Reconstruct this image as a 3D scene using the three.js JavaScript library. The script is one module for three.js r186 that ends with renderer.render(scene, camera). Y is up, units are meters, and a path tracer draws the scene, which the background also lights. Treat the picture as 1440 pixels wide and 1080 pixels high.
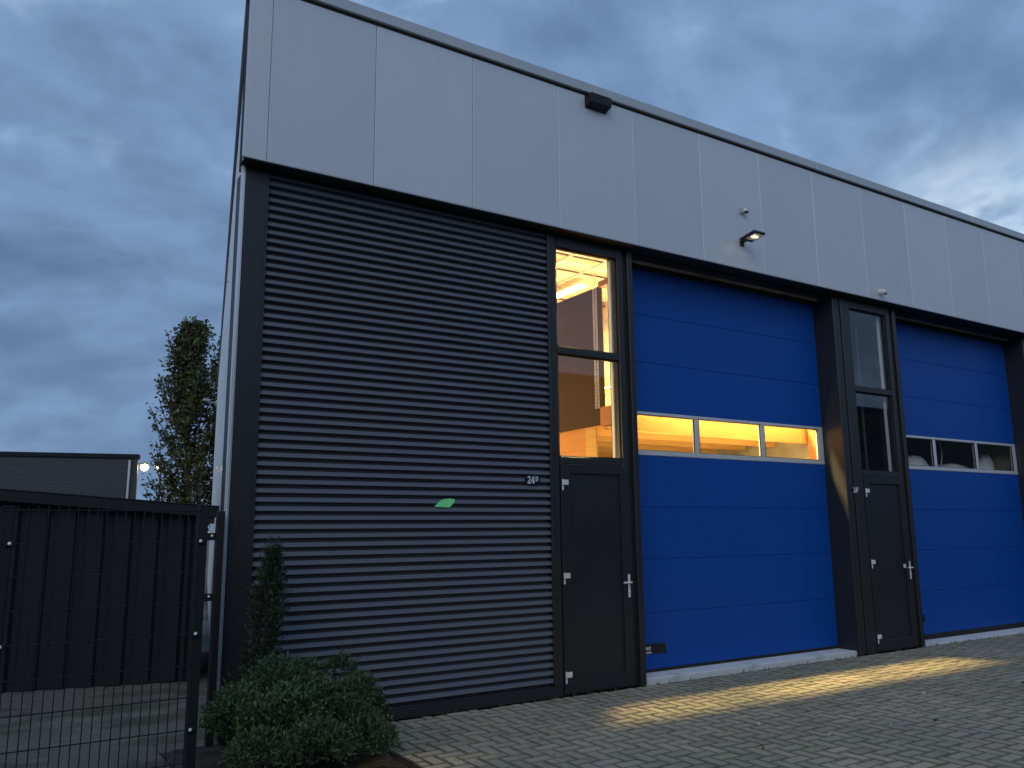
import * as THREE from 'three';
import { mergeGeometries } from 'three/addons/utils/BufferGeometryUtils.js';
import { RectAreaLightUniformsLib } from 'three/addons/lights/RectAreaLightUniformsLib.js';
import { FontLoader } from 'three/addons/loaders/FontLoader.js';
import { TextGeometry } from 'three/addons/geometries/TextGeometry.js';

// ------------------------------------------------------------------ camera, sky, sun, exposure
const scene = new THREE.Scene();
const camera = new THREE.PerspectiveCamera(49.8, 4 / 3, 0.1, 900);
camera.rotation.order = 'YXZ';
camera.position.set(-1.759, 1.7, 7.331);
camera.rotation.set(0.175, -0.5627, -0.009);
scene.add(camera);
const renderer = new THREE.WebGLRenderer({ antialias: true });
renderer.toneMapping = THREE.LinearToneMapping;
renderer.toneMappingExposure = 1;
renderer.shadowMap.enabled = true;
RectAreaLightUniformsLib.init();

let seed = 12345;
const rnd = () => { seed = (seed * 1664525 + 1013904223) >>> 0; return seed / 4294967296; };
const rr = (a, b) => a + (b - a) * rnd();
const smooth = (a, b, x) => { const t = Math.min(1, Math.max(0, (x - a) / (b - a))); return t * t * (3 - 2 * t); };
const mix = (a, b, t) => a + (b - a) * t;
// value noise on a lattice; P = lattice period (0: none)
const HN = new Float32Array(65536); for (let i = 0; i < 65536; i++) HN[i] = rnd();
const hash = (x, y) => HN[((x * 374761393 + y * 668265263) ^ ((x * 374761393 + y * 668265263) >>> 13)) & 65535];
const wrapP = (a, P) => (P ? ((a % P) + P) % P : a);
function vnoise(x, y, P = 0, Q = P) {
  const xi = Math.floor(x), yi = Math.floor(y), fx = x - xi, fy = y - yi;
  const u = fx * fx * fx * (fx * (fx * 6 - 15) + 10), v = fy * fy * fy * (fy * (fy * 6 - 15) + 10);
  const x0 = wrapP(xi, P), x1 = wrapP(xi + 1, P), y0 = wrapP(yi, Q), y1 = wrapP(yi + 1, Q);
  return mix(mix(hash(x0, y0), hash(x1, y0), u), mix(hash(x0, y1), hash(x1, y1), u), v);
}
function fbm(x, y, o = 5, P = 0, Q = P) {
  let s = 0, a = 0.5, n = 0;
  for (let i = 0; i < o; i++) { s += a * vnoise(x, y, P, Q); n += a; a *= 0.5; x = x * 2 + (P ? 0 : 17.3); y = y * 2 + (P ? 0 : 9.1); P *= 2; Q *= 2; }
  return s / n;
}
// dusk sky: a closed, uneven deck of blue-grey cloud with thin gaps
{
  const W = 4096, H = 2048, d = new Float32Array(W * H * 4);
  for (let j = 0; j < H; j++) {
    const el = ((j + 0.5) / H - 0.5) * Math.PI, y = Math.sin(el), c = Math.cos(el);
    for (let i = 0; i < W; i++) {
      const az = ((i + 0.5) / W - 0.5) * 2 * Math.PI, x = Math.cos(az) * c, z = Math.sin(az) * c;
      let r = 0.10, g = 0.13, b = 0.17;
      if (y > -0.01) {
        const yy = Math.max(y, 0.0) + 0.30, px = 1.35 * x / yy, pz = 1.35 * z / yy;
        const wx = fbm(px * 0.8 + 3.1, pz * 0.8 + 7.7, 3) - 0.5, wz = fbm(px * 0.8 + 31.4, pz * 0.8 + 2.2, 3) - 0.5;
        const big = fbm(px * 1.15 + wx * 1.3 + 11.3, pz * 1.15 + wz * 1.3 + 5.2, 5);
        const fine = fbm(px * 4.4 + wx * 2.4 + 2.9, pz * 4.4 + wz * 2.4 + 41.0, 7);
        const puff = 1 - 2 * Math.abs(fbm(px * 3.0 + wz * 2 + 71.0, pz * 3.0 + wx * 2 + 13.0, 7) - 0.5);   // billows
        let t = 0.34 * big + 0.44 * fine + 0.28 * (puff - 0.36);
        t = smooth(0.26, 0.74, t);
        const gap = smooth(0.60, 0.80, 0.30 * big + 0.70 * fine + 0.10 * wx) * (0.35 + 0.65 * smooth(-0.1, 0.6, x)) * smooth(0.10, 0.42, y);
        r = mix(0.112, 0.226, t); g = mix(0.192, 0.354, t); b = mix(0.340, 0.575, t);
        r += gap * 0.26; g += gap * 0.33; b += gap * 0.33;
        const lowBand = smooth(0.26, 0.02, y);                    // a paler band low down, where the deck thins
        r = mix(r, 0.215, lowBand * 0.45); g = mix(g, 0.345, lowBand * 0.45); b = mix(b, 0.54, lowBand * 0.45);
        // the last light of the day: wide and soft, behind the viewer's left shoulder; a weak thin patch over the far end of the row
        const az0 = Math.atan2(z, x), da = Math.atan2(Math.sin(az0 - 2.1), Math.cos(az0 - 2.1));
        const glow = Math.exp(-(da * da) / 1.6) * (1 - 0.55 * smooth(0.1, 0.9, y));
        r *= 1 + 0.95 * glow; g *= 1 + 0.80 * glow; b *= 1 + 0.62 * glow;
        const e = Math.acos(Math.min(1, x * 0.853 + y * 0.268 + z * -0.448));
        const side = 1 + 0.22 * smooth(0.25, 0.85, x) * smooth(0.6, 0.0, z); r *= side; g *= side; b *= side;
        const patch = Math.exp(-(e * e) / 0.010) * smooth(0.25, 0.62, fine);
        r += patch * 0.55; g += patch * 0.58; b += patch * 0.42;
      }
      const k = (j * W + i) * 4; d[k] = r; d[k + 1] = g; d[k + 2] = b; d[k + 3] = 1;
    }
  }
  const sky = new THREE.DataTexture(d, W, H, THREE.RGBAFormat, THREE.FloatType);
  sky.mapping = THREE.EquirectangularReflectionMapping; sky.magFilter = THREE.LinearFilter; sky.minFilter = THREE.LinearFilter;
  sky.wrapS = THREE.RepeatWrapping; sky.needsUpdate = true;
  scene.background = sky; scene.environment = sky;
}
const sun = new THREE.DirectionalLight(new THREE.Color(1, 0.96, 0.91), 0.62);   // the glow of the sunken sun through the cloud deck
sun.position.set(-16, 18, 22); sun.target.position.set(4, 2, 0); sun.castShadow = true; sun.shadow.radius = 70;
sun.shadow.mapSize.set(2048, 2048);
Object.assign(sun.shadow.camera, { left: -30, right: 30, top: 30, bottom: -30, near: 1, far: 90 });
scene.add(sun, sun.target);

// ------------------------------------------------------------------ helpers: names, parts, geometry
const taken = {};
function numbered(n) { const k = taken[n] = (taken[n] ?? -1) + 1; return k ? `${n}_${String(k).padStart(3, '0')}` : n; }
function tag(o, label, category, group) { if (label) o.userData.label = label; if (category) o.userData.category = category; if (group) o.userData.group = group; return o; }
function mesh(name, geo, mat) {
  const g = Array.isArray(geo) ? (geo.length > 1 ? mergeGeometries(geo.map(norm)) : geo[0]) : geo;
  const m = new THREE.Mesh(g, mat); m.name = name; m.castShadow = m.receiveShadow = true; return m;
}
function norm(g) { const h = g.index ? g.toNonIndexed() : g; for (const k of Object.keys(h.attributes)) if (!['position', 'normal', 'uv'].includes(k)) h.deleteAttribute(k); return h; }
function part(name, geo, mat, parent) { const m = mesh(name, geo, mat); parent.add(m); return m; }
function thing(name, label, category, [x, y, z] = [0, 0, 0], group) { const o = new THREE.Group(); o.name = numbered(name); o.position.set(x, y, z); scene.add(o); return tag(o, label, category, group); }
function single(name, geo, mat, label, category, group) { const m = mesh(numbered(name), geo, mat); scene.add(m); return tag(m, label, category, group); }
function struct(name, geo, mat) { const m = mesh(numbered(name), geo, mat); m.userData.kind = 'structure'; scene.add(m); return m; }

class Buf {
  constructor() { this.p = []; this.n = []; this.u = []; this.c = null; }
  tri(a, b, c, ua, ub, uc, col) {
    const e1 = [b[0] - a[0], b[1] - a[1], b[2] - a[2]], e2 = [c[0] - a[0], c[1] - a[1], c[2] - a[2]];
    let n = [e1[1] * e2[2] - e1[2] * e2[1], e1[2] * e2[0] - e1[0] * e2[2], e1[0] * e2[1] - e1[1] * e2[0]];
    const l = Math.hypot(...n) || 1; n = n.map(v => v / l);
    this.p.push(...a, ...b, ...c); this.n.push(...n, ...n, ...n); this.u.push(...(ua ?? [0, 0]), ...(ub ?? [1, 0]), ...(uc ?? [1, 1]));
    if (col) { this.c ??= []; this.c.push(...col, ...col, ...col); }
  }
  quad(a, b, c, d, uv, col) { const [u0, u1, u2, u3] = uv ?? [[0, 0], [1, 0], [1, 1], [0, 1]]; this.tri(a, b, c, u0, u1, u2, col); this.tri(a, c, d, u0, u2, u3, col); }
  geo() {
    const g = new THREE.BufferGeometry();
    g.setAttribute('position', new THREE.Float32BufferAttribute(this.p, 3)); g.setAttribute('normal', new THREE.Float32BufferAttribute(this.n, 3)); g.setAttribute('uv', new THREE.Float32BufferAttribute(this.u, 2));
    if (this.c) g.setAttribute('color', new THREE.Float32BufferAttribute(this.c, 3));
    return g;
  }
}
// box between two corners with chamfered edges, uv in metres
function bx(x0, x1, y0, y1, z0, z1, c = 0.003, noBottom = false) {
  c = Math.min(c, (x1 - x0) / 2.2, (y1 - y0) / 2.2, (z1 - z0) / 2.2);
  const b = new Buf(), X = [x0, x1], Y = [y0, y1], Z = [z0, z1], lo = [x0, y0, z0], hi = [x1, y1, z1];
  const uvOf = (p, ax) => ax === 0 ? [p[2], p[1]] : ax === 1 ? [p[0], p[2]] : [p[0], p[1]];
  const P = (sx, sy, sz, ax) => { // corner point lying on the face of axis ax
    const s = [sx, sy, sz];
    return [0, 1, 2].map(k => { const e = s[k] ? hi[k] : lo[k]; return k === ax ? e : e + (s[k] ? -c : c); });
  };
  const face = (q, ax, out) => {
    const n = new THREE.Vector3().subVectors(new THREE.Vector3(...q[1]), new THREE.Vector3(...q[0])).cross(new THREE.Vector3().subVectors(new THREE.Vector3(...q[2]), new THREE.Vector3(...q[0])));
    if (n.x * out[0] + n.y * out[1] + n.z * out[2] < 0) q = q.slice().reverse();
    const uv = q.map(p => uvOf(p, ax));
    if (q.length === 4) b.quad(...q, uv); else b.tri(...q, ...uv);
  };
  for (let ax = 0; ax < 3; ax++) for (const s of [0, 1]) {
    if (noBottom && ax === 1 && s === 0) continue;
    const q = [[0, 0], [1, 0], [1, 1], [0, 1]].map(([u, v]) => { const t = [0, 0, 0]; t[ax] = s; t[(ax + 1) % 3] = u; t[(ax + 2) % 3] = v; return P(...t, ax); });
    const o = [0, 0, 0]; o[ax] = s ? 1 : -1; face(q, ax, o);
  }
  if (c > 0.0002) {
    for (let ax = 0; ax < 3; ax++) { // edges along ax, between faces a1 and a2
      const a1 = (ax + 1) % 3, a2 = (ax + 2) % 3;
      for (const s1 of [0, 1]) for (const s2 of [0, 1]) {
        const at = (e, f) => { const t = [0, 0, 0]; t[ax] = e; t[a1] = s1; t[a2] = s2; return P(...t, f); };
        const o = [0, 0, 0]; o[a1] = s1 ? 1 : -1; o[a2] = s2 ? 1 : -1;
        if (noBottom && o[1] < 0) continue;
        face([at(0, a1), at(1, a1), at(1, a2), at(0, a2)], a1, o);
      }
    }
    for (const sx of [0, 1]) for (const sy of noBottom ? [1] : [0, 1]) for (const sz of [0, 1]) face([P(sx, sy, sz, 0), P(sx, sy, sz, 1), P(sx, sy, sz, 2)], 0, [sx ? 1 : -1, sy ? 1 : -1, sz ? 1 : -1]);
  }
  return b.geo();
}
const cyl = (r, h, x, y, z, axis = 'y', seg = 14, r2 = r) => { const g = new THREE.CylinderGeometry(r2, r, h, seg); if (axis === 'x') g.rotateZ(Math.PI / 2); if (axis === 'z') g.rotateX(Math.PI / 2); g.translate(x, y, z); return g; };
function bar(a, b, r, seg = 8) { const A = new THREE.Vector3(...a), B = new THREE.Vector3(...b), d = new THREE.Vector3().subVectors(B, A); const g = new THREE.CylinderGeometry(r, r, d.length(), seg); g.applyQuaternion(new THREE.Quaternion().setFromUnitVectors(new THREE.Vector3(0, 1, 0), d.clone().normalize())); g.translate(...A.clone().add(B).multiplyScalar(0.5).toArray()); return g; }

// ------------------------------------------------------------------ materials
function tex(n, fn, srgb = false, repeat = 1) {
  const d = new Uint8Array(n * n * 4);
  for (let j = 0; j < n; j++) for (let i = 0; i < n; i++) { const v = fn(i / n, j / n); const k = (j * n + i) * 4; const a = Array.isArray(v) ? v : [v, v, v]; for (let c = 0; c < 3; c++) d[k + c] = Math.max(0, Math.min(255, Math.round(a[c] * 255))); d[k + 3] = 255; }
  const t = new THREE.DataTexture(d, n, n, THREE.RGBAFormat, THREE.UnsignedByteType);
  t.magFilter = THREE.LinearFilter; t.minFilter = THREE.LinearMipmapLinearFilter; t.generateMipmaps = true; t.wrapS = t.wrapT = THREE.RepeatWrapping; t.repeat.set(repeat, repeat);
  if (srgb) t.colorSpace = THREE.SRGBColorSpace; t.needsUpdate = true; return t;
}
const rep = (t, x, y = x) => { const c = t.clone(); c.repeat.set(x, y); c.needsUpdate = true; return c; };
const C = (r, g, b) => new THREE.Color().setRGB(r, g, b);
const std = (c, rough, o = {}) => new THREE.MeshStandardMaterial({ color: c, roughness: rough, metalness: 0, ...o });
// grime that runs down sheet metal; slow blotches and fine speckle
const tGrime = tex(512, (u, v) => { const s = fbm(u * 24, v * 2, 4, 24, 2), q = fbm(u * 5, v * 5, 5, 5), f = vnoise(u * 170, v * 170, 170); return 0.93 + 0.07 * (0.25 * s + 0.6 * q + 0.15 * f) - 0.015 * smooth(0.62, 0.8, s); });
const tPeel = tex(512, (u, v) => fbm(u * 96, v * 96, 3, 96));
const tBlotch = tex(512, (u, v) => fbm(u * 6, v * 6, 6, 6));
const tGrain = tex(512, (u, v) => 0.5 * vnoise(u * 6, v * 150, 6, 150) + 0.5 * vnoise(u * 14, v * 256, 14, 256));   // fine horizontal grain of door skins
const tFelt = tex(512, (u, v) => { const a = fbm(u * 90, v * 30, 3, 90, 30), b = fbm(u * 7, v * 7, 5, 7); return 0.55 + 0.5 * (0.6 * a + 0.4 * b); });
const tWood = tex(512, (u, v) => {
  const w = fbm(u * 3, v * 14, 4, 3, 14), g = vnoise(u * 8 + w * 2, v * 130, 0), k = vnoise(u * 9, v * 9, 9), kn = smooth(0.90, 0.97, k);
  const t = 0.55 * w + 0.45 * g; return [mix(0.66, 0.93, t) * (1 - 0.6 * kn), mix(0.60, 0.9, t) * (1 - 0.7 * kn), mix(0.5, 0.86, t) * (1 - 0.75 * kn)];
});
const tPaver = tex(1024, (u, v) => { const a = fbm(u * 8, v * 8, 5, 8), s = vnoise(u * 256, v * 256, 256), f = vnoise(u * 120, v * 120, 120), st = smooth(0.62, 0.8, fbm(u * 5 + 0.5, v * 5, 5, 5)); const t = 0.66 + 0.34 * (0.5 * a + 0.3 * s + 0.2 * f); return [t * (1 - 0.35 * st), t * (1 - 0.33 * st), t * (1 - 0.34 * st)]; });
const tConc = tex(1024, (u, v) => { const a = fbm(u * 4, v * 4, 6, 4), m = smooth(0.48, 0.66, fbm(u * 3 + 0.3, v * 6 + 0.2, 5, 3, 6)), s = vnoise(u * 300, v * 300, 300), w = smooth(0.60, 0.72, fbm(u * 9, v * 22, 4, 9, 22)); const t = 0.5 + 0.42 * a + 0.12 * (s - 0.5) + 0.22 * w; return [t * (1 - 0.42 * m), t * (1 - 0.36 * m), t * (1 - 0.50 * m)]; });

const M = {
  panel: std(C(0.60, 0.625, 0.66), 0.42, { map: rep(tGrime, 0.31, 0.27), bumpMap: rep(tPeel, 3), bumpScale: 0.0006, metalness: 0.15 }),
  cap: std(C(0.46, 0.48, 0.50), 0.45, { map: rep(tGrime, 0.2, 0.6), metalness: 0.15 }),
  side: std(C(0.66, 0.67, 0.68), 0.20, { map: rep(tGrime, 0.31, 0.27), metalness: 0.35 }),
  gasket: std(C(0.012, 0.012, 0.013), 0.7),
  dark: std(C(0.022, 0.0235, 0.026), 0.46, { map: rep(tGrime, 0.4), bumpMap: rep(tPeel, 4), bumpScale: 0.0003 }),
  darker: std(C(0.013, 0.0145, 0.017), 0.5, { map: rep(tGrime, 0.5) }),
  leaf: std(C(0.020, 0.0205, 0.023), 0.42, { map: rep(tGrime, 0.5), bumpMap: rep(tPeel, 5), bumpScale: 0.0003 }),
  wave: std(C(0.099, 0.112, 0.134), 0.36, { map: rep(tGrime, 0.23, 0.4) }),
  blue: new THREE.MeshPhysicalMaterial({ color: C(0.002, 0.072, 0.375), roughness: 0.48, specularIntensity: 0.6, map: rep(tGrime, 0.35, 0.4), bumpMap: rep(tGrain, 1.2, 1.6), bumpScale: 0.0016 }),
  alu: std(C(0.72, 0.73, 0.76), 0.38, { metalness: 0.3 }),
  steel: std(C(0.90, 0.90, 0.90), 0.32, { metalness: 0.25 }),
  rubber: std(C(0.014, 0.014, 0.014), 0.85),
  sill: std(C(0.86, 0.86, 0.86), 0.8, { map: rep(tPaver, 0.8) }),
  black: std(C(0.012, 0.013, 0.014), 0.5),
  white: std(C(0.72, 0.72, 0.70), 0.55),
  grey: std(C(0.42, 0.42, 0.40), 0.5),
  glass: new THREE.MeshPhysicalMaterial({ color: 0xffffff, roughness: 0.02, transmission: 1, thickness: 0, ior: 1.5 }),
  wood: std(C(0.72, 0.41, 0.13), 0.6, { map: rep(tWood, 0.55, 0.9) }),
  beam: std(C(0.50, 0.20, 0.07), 0.55, { map: rep(tWood, 0.9, 1.4) }),
  ply: std(C(0.62, 0.25, 0.075), 0.6, { map: rep(tWood, 0.5, 0.22) }),
  felt: std(C(0.070, 0.034, 0.026), 0.95, { map: rep(tFelt, 1.1) }),
  deck: std(C(0.66, 0.65, 0.52), 0.4, { map: rep(tGrime, 0.6) }),
  plaster: std(C(0.56, 0.50, 0.38), 0.85, { map: rep(tBlotch, 0.3) }),
  floor: std(C(0.25, 0.25, 0.24), 0.7, { map: rep(tConc, 0.3) }),
  ground: std(C(0.20, 0.19, 0.17), 0.95, { map: rep(tConc, 0.09), bumpMap: rep(tPeel, 2), bumpScale: 0.002 }),
  yard: std(C(0.17, 0.155, 0.125), 0.92, { map: rep(tConc, 0.42), bumpMap: rep(tBlotch, 1.5), bumpScale: 0.006 }),
  bed: std(C(0.055, 0.042, 0.03), 1, { map: rep(tConc, 1.2), bumpMap: rep(tBlotch, 3), bumpScale: 0.02 }),
  joint: std(C(0.016, 0.017, 0.013), 1, { map: rep(tConc, 1.5) }),
  bark: std(C(0.07, 0.055, 0.04), 0.95),
  green: std(C(0.26, 0.90, 0.32), 0.55),
  navy: std(C(0.008, 0.012, 0.035), 0.3),
  shed: std(C(0.0028, 0.0042, 0.0078), 0.8, { map: rep(tGrime, 0.5) }),
  farwall: std(C(0.046, 0.049, 0.053), 0.7, { map: rep(tGrime, 0.12) }),
  fence: std(C(0.004, 0.004, 0.0045), 0.6),
  chain: std(C(0.16, 0.16, 0.16), 0.6),
  pole: std(C(0.60, 0.60, 0.42), 0.5),
};
const WARM = C(1, 0.72, 0.27);
const tube = std(C(0.9, 0.85, 0.7), 0.4, { emissive: C(1, 0.78, 0.38), emissiveIntensity: 9 });

// ------------------------------------------------------------------ the ground
{
  const g = new THREE.PlaneGeometry(700, 700); g.rotateX(-Math.PI / 2); g.translate(0, -0.05, 0);
  const u = g.attributes.uv, p = g.attributes.position; for (let i = 0; i < u.count; i++) u.setXY(i, p.getX(i), p.getZ(i));
  struct('ground', g, M.ground);
}
{ // concrete yard behind the fence, left of the building
  struct('concrete_yard', bx(-9, -0.44, -0.2, -0.004, -4.3, 1.50, 0.004), M.yard);
  struct('concrete_strip', bx(-0.434, 0.9, -0.2, -0.010, -4.2, -0.05, 0.004), M.yard);
}
// planting bed: a lumpy skin of soil
{
  const nx = 26, nz = 34, x0 = -0.434, x1 = 1.05, z0 = 0.0, z1 = 2.9, b = new Buf();
  const h = (i, j) => (i === 0 || j === 0 || i === nx || j === nz ? -0.03 : -0.012 + 0.07 * fbm(i * 0.45, j * 0.45, 4));
  const at = (i, j) => [mix(x0, x1, i / nx), h(i, j), mix(z0, z1, j / nz)];
  for (let i = 0; i < nx; i++) for (let j = 0; j < nz; j++) b.quad(at(i, j), at(i, j + 1), at(i + 1, j + 1), at(i + 1, j), [at(i, j), at(i, j + 1), at(i + 1, j + 1), at(i + 1, j)].map(p => [p[0], p[2]]));
  struct('planting_bed', b.geo(), M.bed);
}
// the paved forecourt: grey concrete blocks in herringbone, each a block of its own near the viewer
{
  const base = bx(1.06, 34, -0.12, -0.018, -0.36, 9.5, 0.002);
  const pave = mesh('forecourt', base, M.joint); pave.userData.kind = 'structure'; scene.add(pave);
  const W = 0.122, L = 2 * W, gap = 0.013, list = [], XE = 1.10, ZE = 0.006;
  const inv = new THREE.Matrix4(); camera.updateMatrixWorld(); camera.updateProjectionMatrix();
  const vp = new THREE.Matrix4().multiplyMatrices(camera.projectionMatrix, inv.copy(camera.matrixWorld).invert());
  const v = new THREE.Vector3();
  for (let a = -220; a < 420; a++) for (let c = -160; c < 160; c++) for (const k of [0, 1]) {
    // lattice (1,1) and (2,-2); one lying and one standing block per cell
    const ox = (a + 2 * c) * W, oz = (a - 2 * c) * W;
    const x0 = 1.08 + ox + (k ? 0 : 0), z0 = 0.03 + oz + (k ? W : 0), dx = k ? W : L, dz = k ? L : W;
    const xa = Math.max(x0, XE), za = Math.max(z0, ZE), wx = x0 + dx - xa, wz = z0 + dz - za;      // blocks at the edges are cut
    if (wx < 0.035 || wz < 0.035) continue;
    const cx = xa + wx / 2, cz = za + wz / 2, cut = wx < dx - 0.001 || wz < dz - 0.001;
    if (cx > 26 || cz > 5.6) continue;
    v.set(cx, 0, cz).applyMatrix4(vp);
    if (v.z > 1 || v.x < -1.5 || v.x > 1.35 || v.y < -1.45 || v.y > 1.2) continue;
    list.push({ cx, cz, k, wx, wz, cut, d: Math.hypot(cx + 1.759, cz - 7.331), inn: Math.abs(v.x) < 1.02 && Math.abs(v.y) < 1.02 });
  }
  list.sort((p, q) => (q.inn - p.inn) || (p.d - q.d));
  // bevels and sides of every block are coloured darker, the top keeps its full tone
  const darkSides = g => { const n = g.attributes.normal, c = []; for (let i = 0; i < n.count; i++) c.push(...(n.getY(i) > 0.9 ? [1, 1, 1] : [0.50, 0.50, 0.47])); g.setAttribute('color', new THREE.Float32BufferAttribute(c, 3)); return g; };
  const tones = [[0.238, 0.217, 0.182], [0.220, 0.202, 0.170], [0.255, 0.232, 0.194], [0.190, 0.178, 0.148], [0.202, 0.200, 0.156], [0.230, 0.206, 0.182]].map(t => [t[0] * 2.0, t[1] * 1.9, t[2] * 1.64]);
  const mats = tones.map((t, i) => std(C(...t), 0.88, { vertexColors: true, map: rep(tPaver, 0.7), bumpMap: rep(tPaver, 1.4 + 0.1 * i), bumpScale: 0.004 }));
  const geos = [0, 1].map(k => [0, 1, 2, 3].map(q => { const dx = (k ? W : L) - gap, dz = (k ? L : W) - gap; const g = bx(-dx / 2, dx / 2, -0.06, 0, -dz / 2, dz / 2, 0.0105, true); const u = g.attributes.uv; for (let i = 0; i < u.count; i++) u.setXY(i, u.getX(i) + q * 0.37, u.getY(i) + q * 0.61); return darkSides(g); }));
  const rest = mats.map(() => []);
  const geoOf = (b, q) => b.cut ? darkSides(bx(-(b.wx - gap) / 2, (b.wx - gap) / 2, -0.06, 0, -(b.wz - gap) / 2, (b.wz - gap) / 2, 0.0105, true)) : geos[b.k][q];
  list.forEach((b, n) => {
    const mossy = fbm(b.cx * 0.8 + 4, b.cz * 0.8, 3), near = smooth(1.2, 0.0, b.cz);
    const patchy = fbm(b.cx * 1.3 + 40, b.cz * 1.3 + 7, 4), order = [3, 4, 1, 5, 0, 2];
    let t = order[Math.max(0, Math.min(5, Math.floor(6 * (0.5 + 2.2 * (patchy - 0.5) + 0.62 * (rnd() - 0.5)))))]; if (mossy + near * 0.3 > 0.62 && rnd() < 0.6) t = rnd() < 0.6 ? 4 : 3;
    const q = Math.floor(rnd() * 4);
    const o = new THREE.Object3D(); o.position.set(b.cx + rr(-0.0012, 0.0012), rr(-0.0038, 0.0018) + 0.005 * (fbm(b.cx * 0.7, b.cz * 0.7, 2) - 0.5), b.cz + rr(-0.0012, 0.0012)); o.rotation.set(rr(-0.018, 0.018), rr(-0.014, 0.014), rr(-0.018, 0.018));
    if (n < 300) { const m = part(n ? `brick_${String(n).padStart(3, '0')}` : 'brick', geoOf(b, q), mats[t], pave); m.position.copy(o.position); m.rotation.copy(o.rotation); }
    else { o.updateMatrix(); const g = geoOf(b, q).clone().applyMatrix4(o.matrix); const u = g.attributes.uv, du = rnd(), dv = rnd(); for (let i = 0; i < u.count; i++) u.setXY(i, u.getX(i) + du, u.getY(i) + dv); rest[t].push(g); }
  });
  rest.forEach((r, i) => { if (r.length) { const m = part(i ? `bricks_${String(i).padStart(3, '0')}` : 'bricks', mergeGeometries(r), mats[i], pave); m.userData.kind = 'stuff'; } });
  // moss and sprouting weeds in the joints along the wall
  const w = new Buf();
  for (let i = 0; i < 150; i++) {
    const near = rnd() < 0.55, x = near ? rr(1.2, 12) : rr(1.3, 9), z = near ? rr(0.01, 0.06) : rr(0.1, 2.6), n = 3 + Math.floor(rnd() * 5);
    for (let k = 0; k < n; k++) { const a = rr(0, 6.28), h = rr(0.008, near ? 0.05 : 0.016), s = rr(0.004, 0.016), X = x + rr(-0.02, 0.02), Z = z + rr(-0.01, 0.01); const d = [Math.cos(a) * s, Math.sin(a) * s]; const cc = [rr(0.04, 0.075), rr(0.06, 0.10), rr(0.02, 0.035)]; w.tri([X, -0.01, Z], [X + 0.006, -0.01, Z + 0.003], [X + d[0], h, Z + d[1]], null, null, null, cc); }
  }
  const wm = mesh('weeds', w.geo(), std(C(1, 1, 1), 0.9, { vertexColors: true, side: THREE.DoubleSide })); wm.userData.kind = 'stuff'; tag(wm, 'tiny moss tufts and weeds growing in the paving joints', 'weeds'); scene.add(wm);
}

// ------------------------------------------------------------------ the warehouse
const U = 5.27;                                     // one unit
const hall = thing('warehouse', 'grey and anthracite warehouse with blue overhead doors and lit windows', 'warehouse');
const TH = -0.2114, SK = 0.2146;                    // the side wall is not square to the front
const sideX = z => -0.071 - SK * (z - 0.15);
function onSide(m) { m.position.set(-0.071, 0, 0.15); m.rotation.y = TH; return m; }
// upper front: sandwich panels with open joints
part('backing', [bx(-0.02, 23.2, 5.034, 6.86, -0.20, 0.100, 0), bx(0.0, 23.2, 5.0, 5.032, -0.20, -0.052, 0)], M.gasket, hall);
{
  const joints = [-0.071, 0.140, 1.187]; for (let i = 1; i < 21; i++) joints.push(1.187 + 1.118 * i);
  const panelTone = [1, 0.965, 1.02, 0.985].map(k => { const m = M.panel.clone(); m.color.multiplyScalar(k); return m; });
  for (let i = 0; i < joints.length - 1; i++) {
    const a = joints[i] + (i ? 0.0025 : 0), b = joints[i + 1] - 0.0025, off = rr(-0.0012, 0.0012);
    const m = part(i ? 'facade_panel' : 'corner_panel', bx(a, b, 5.048, 6.765, 0.104, 0.15 + off, i ? 0.0045 : 0.003), panelTone[i % 4], hall);
    const u = m.geometry.attributes.uv, s = rnd() * 9; for (let k = 0; k < u.count; k++) u.setX(k, u.getX(k) + s);
  }
}
part('drip_edge', [bx(-0.071, 23.2, 5.036, 5.047, 0.141, 0.157, 0.003)], M.panel, hall);
part('soffit', [bx(-0.055, 23.2, 5.026, 5.033, -0.05, 0.153, 0)], M.gasket, hall);
part('roof_gasket', bx(-0.072, 23.2, 6.767, 6.790, 0.09, 0.156, 0.002), M.gasket, hall);
{ const caps = [-0.11, 3.95, 8.0, 12.05, 16.1, 20.1, 23.2]; for (let i = 0; i < 6; i++) part('roof_cap', bx(caps[i] + (i ? 0.002 : 0), caps[i + 1] - 0.002, 6.792, 6.912, -0.1, 0.19 + rr(-0.001, 0.001), 0.006), M.cap, hall); }
// side wall (in its own axes: local z runs back along it, negative)
{
  for (let i = 0; i < 20; i++) { const z1 = -0.16 - i * 1.118, z0 = z1 - 1.114; const g = [bx(0, 0.034, 0.05, 6.76, z0, z1, 0.004)]; for (let k = 1; k < 6; k++) g.push(bx(-0.0018, 0.002, 0.06, 6.75, z1 - k * 0.186 - 0.010, z1 - k * 0.186 + 0.010, 0.0016)); onSide(part('wall_panel', g, M.side, hall)); }
  onSide(part('wall_panel', bx(0.001, 0.034, 5.03, 6.76, -0.162, -0.046, 0), M.side, hall));
  onSide(part('wall_lining', bx(0.102, 0.24, 0.0, 6.78, -22.5, -0.40, 0), M.plaster, hall));
  onSide(part('roof_gasket', bx(-0.006, 0.1, 6.762, 6.790, -22.5, 0, 0.002), M.gasket, hall));
  onSide(part('roof_cap', bx(-0.04, 0.22, 6.792, 6.912, -22.5, -0.06, 0.006), M.cap, hall));
  part('corner_trim', [bx(-0.040, -0.003, 0.0, 5.022, -0.03, 0.003, 0.004), bx(-0.026, -0.014, 0.0, 5.02, 0.002, 0.008, 0.003)], M.side, hall);
}
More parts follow.
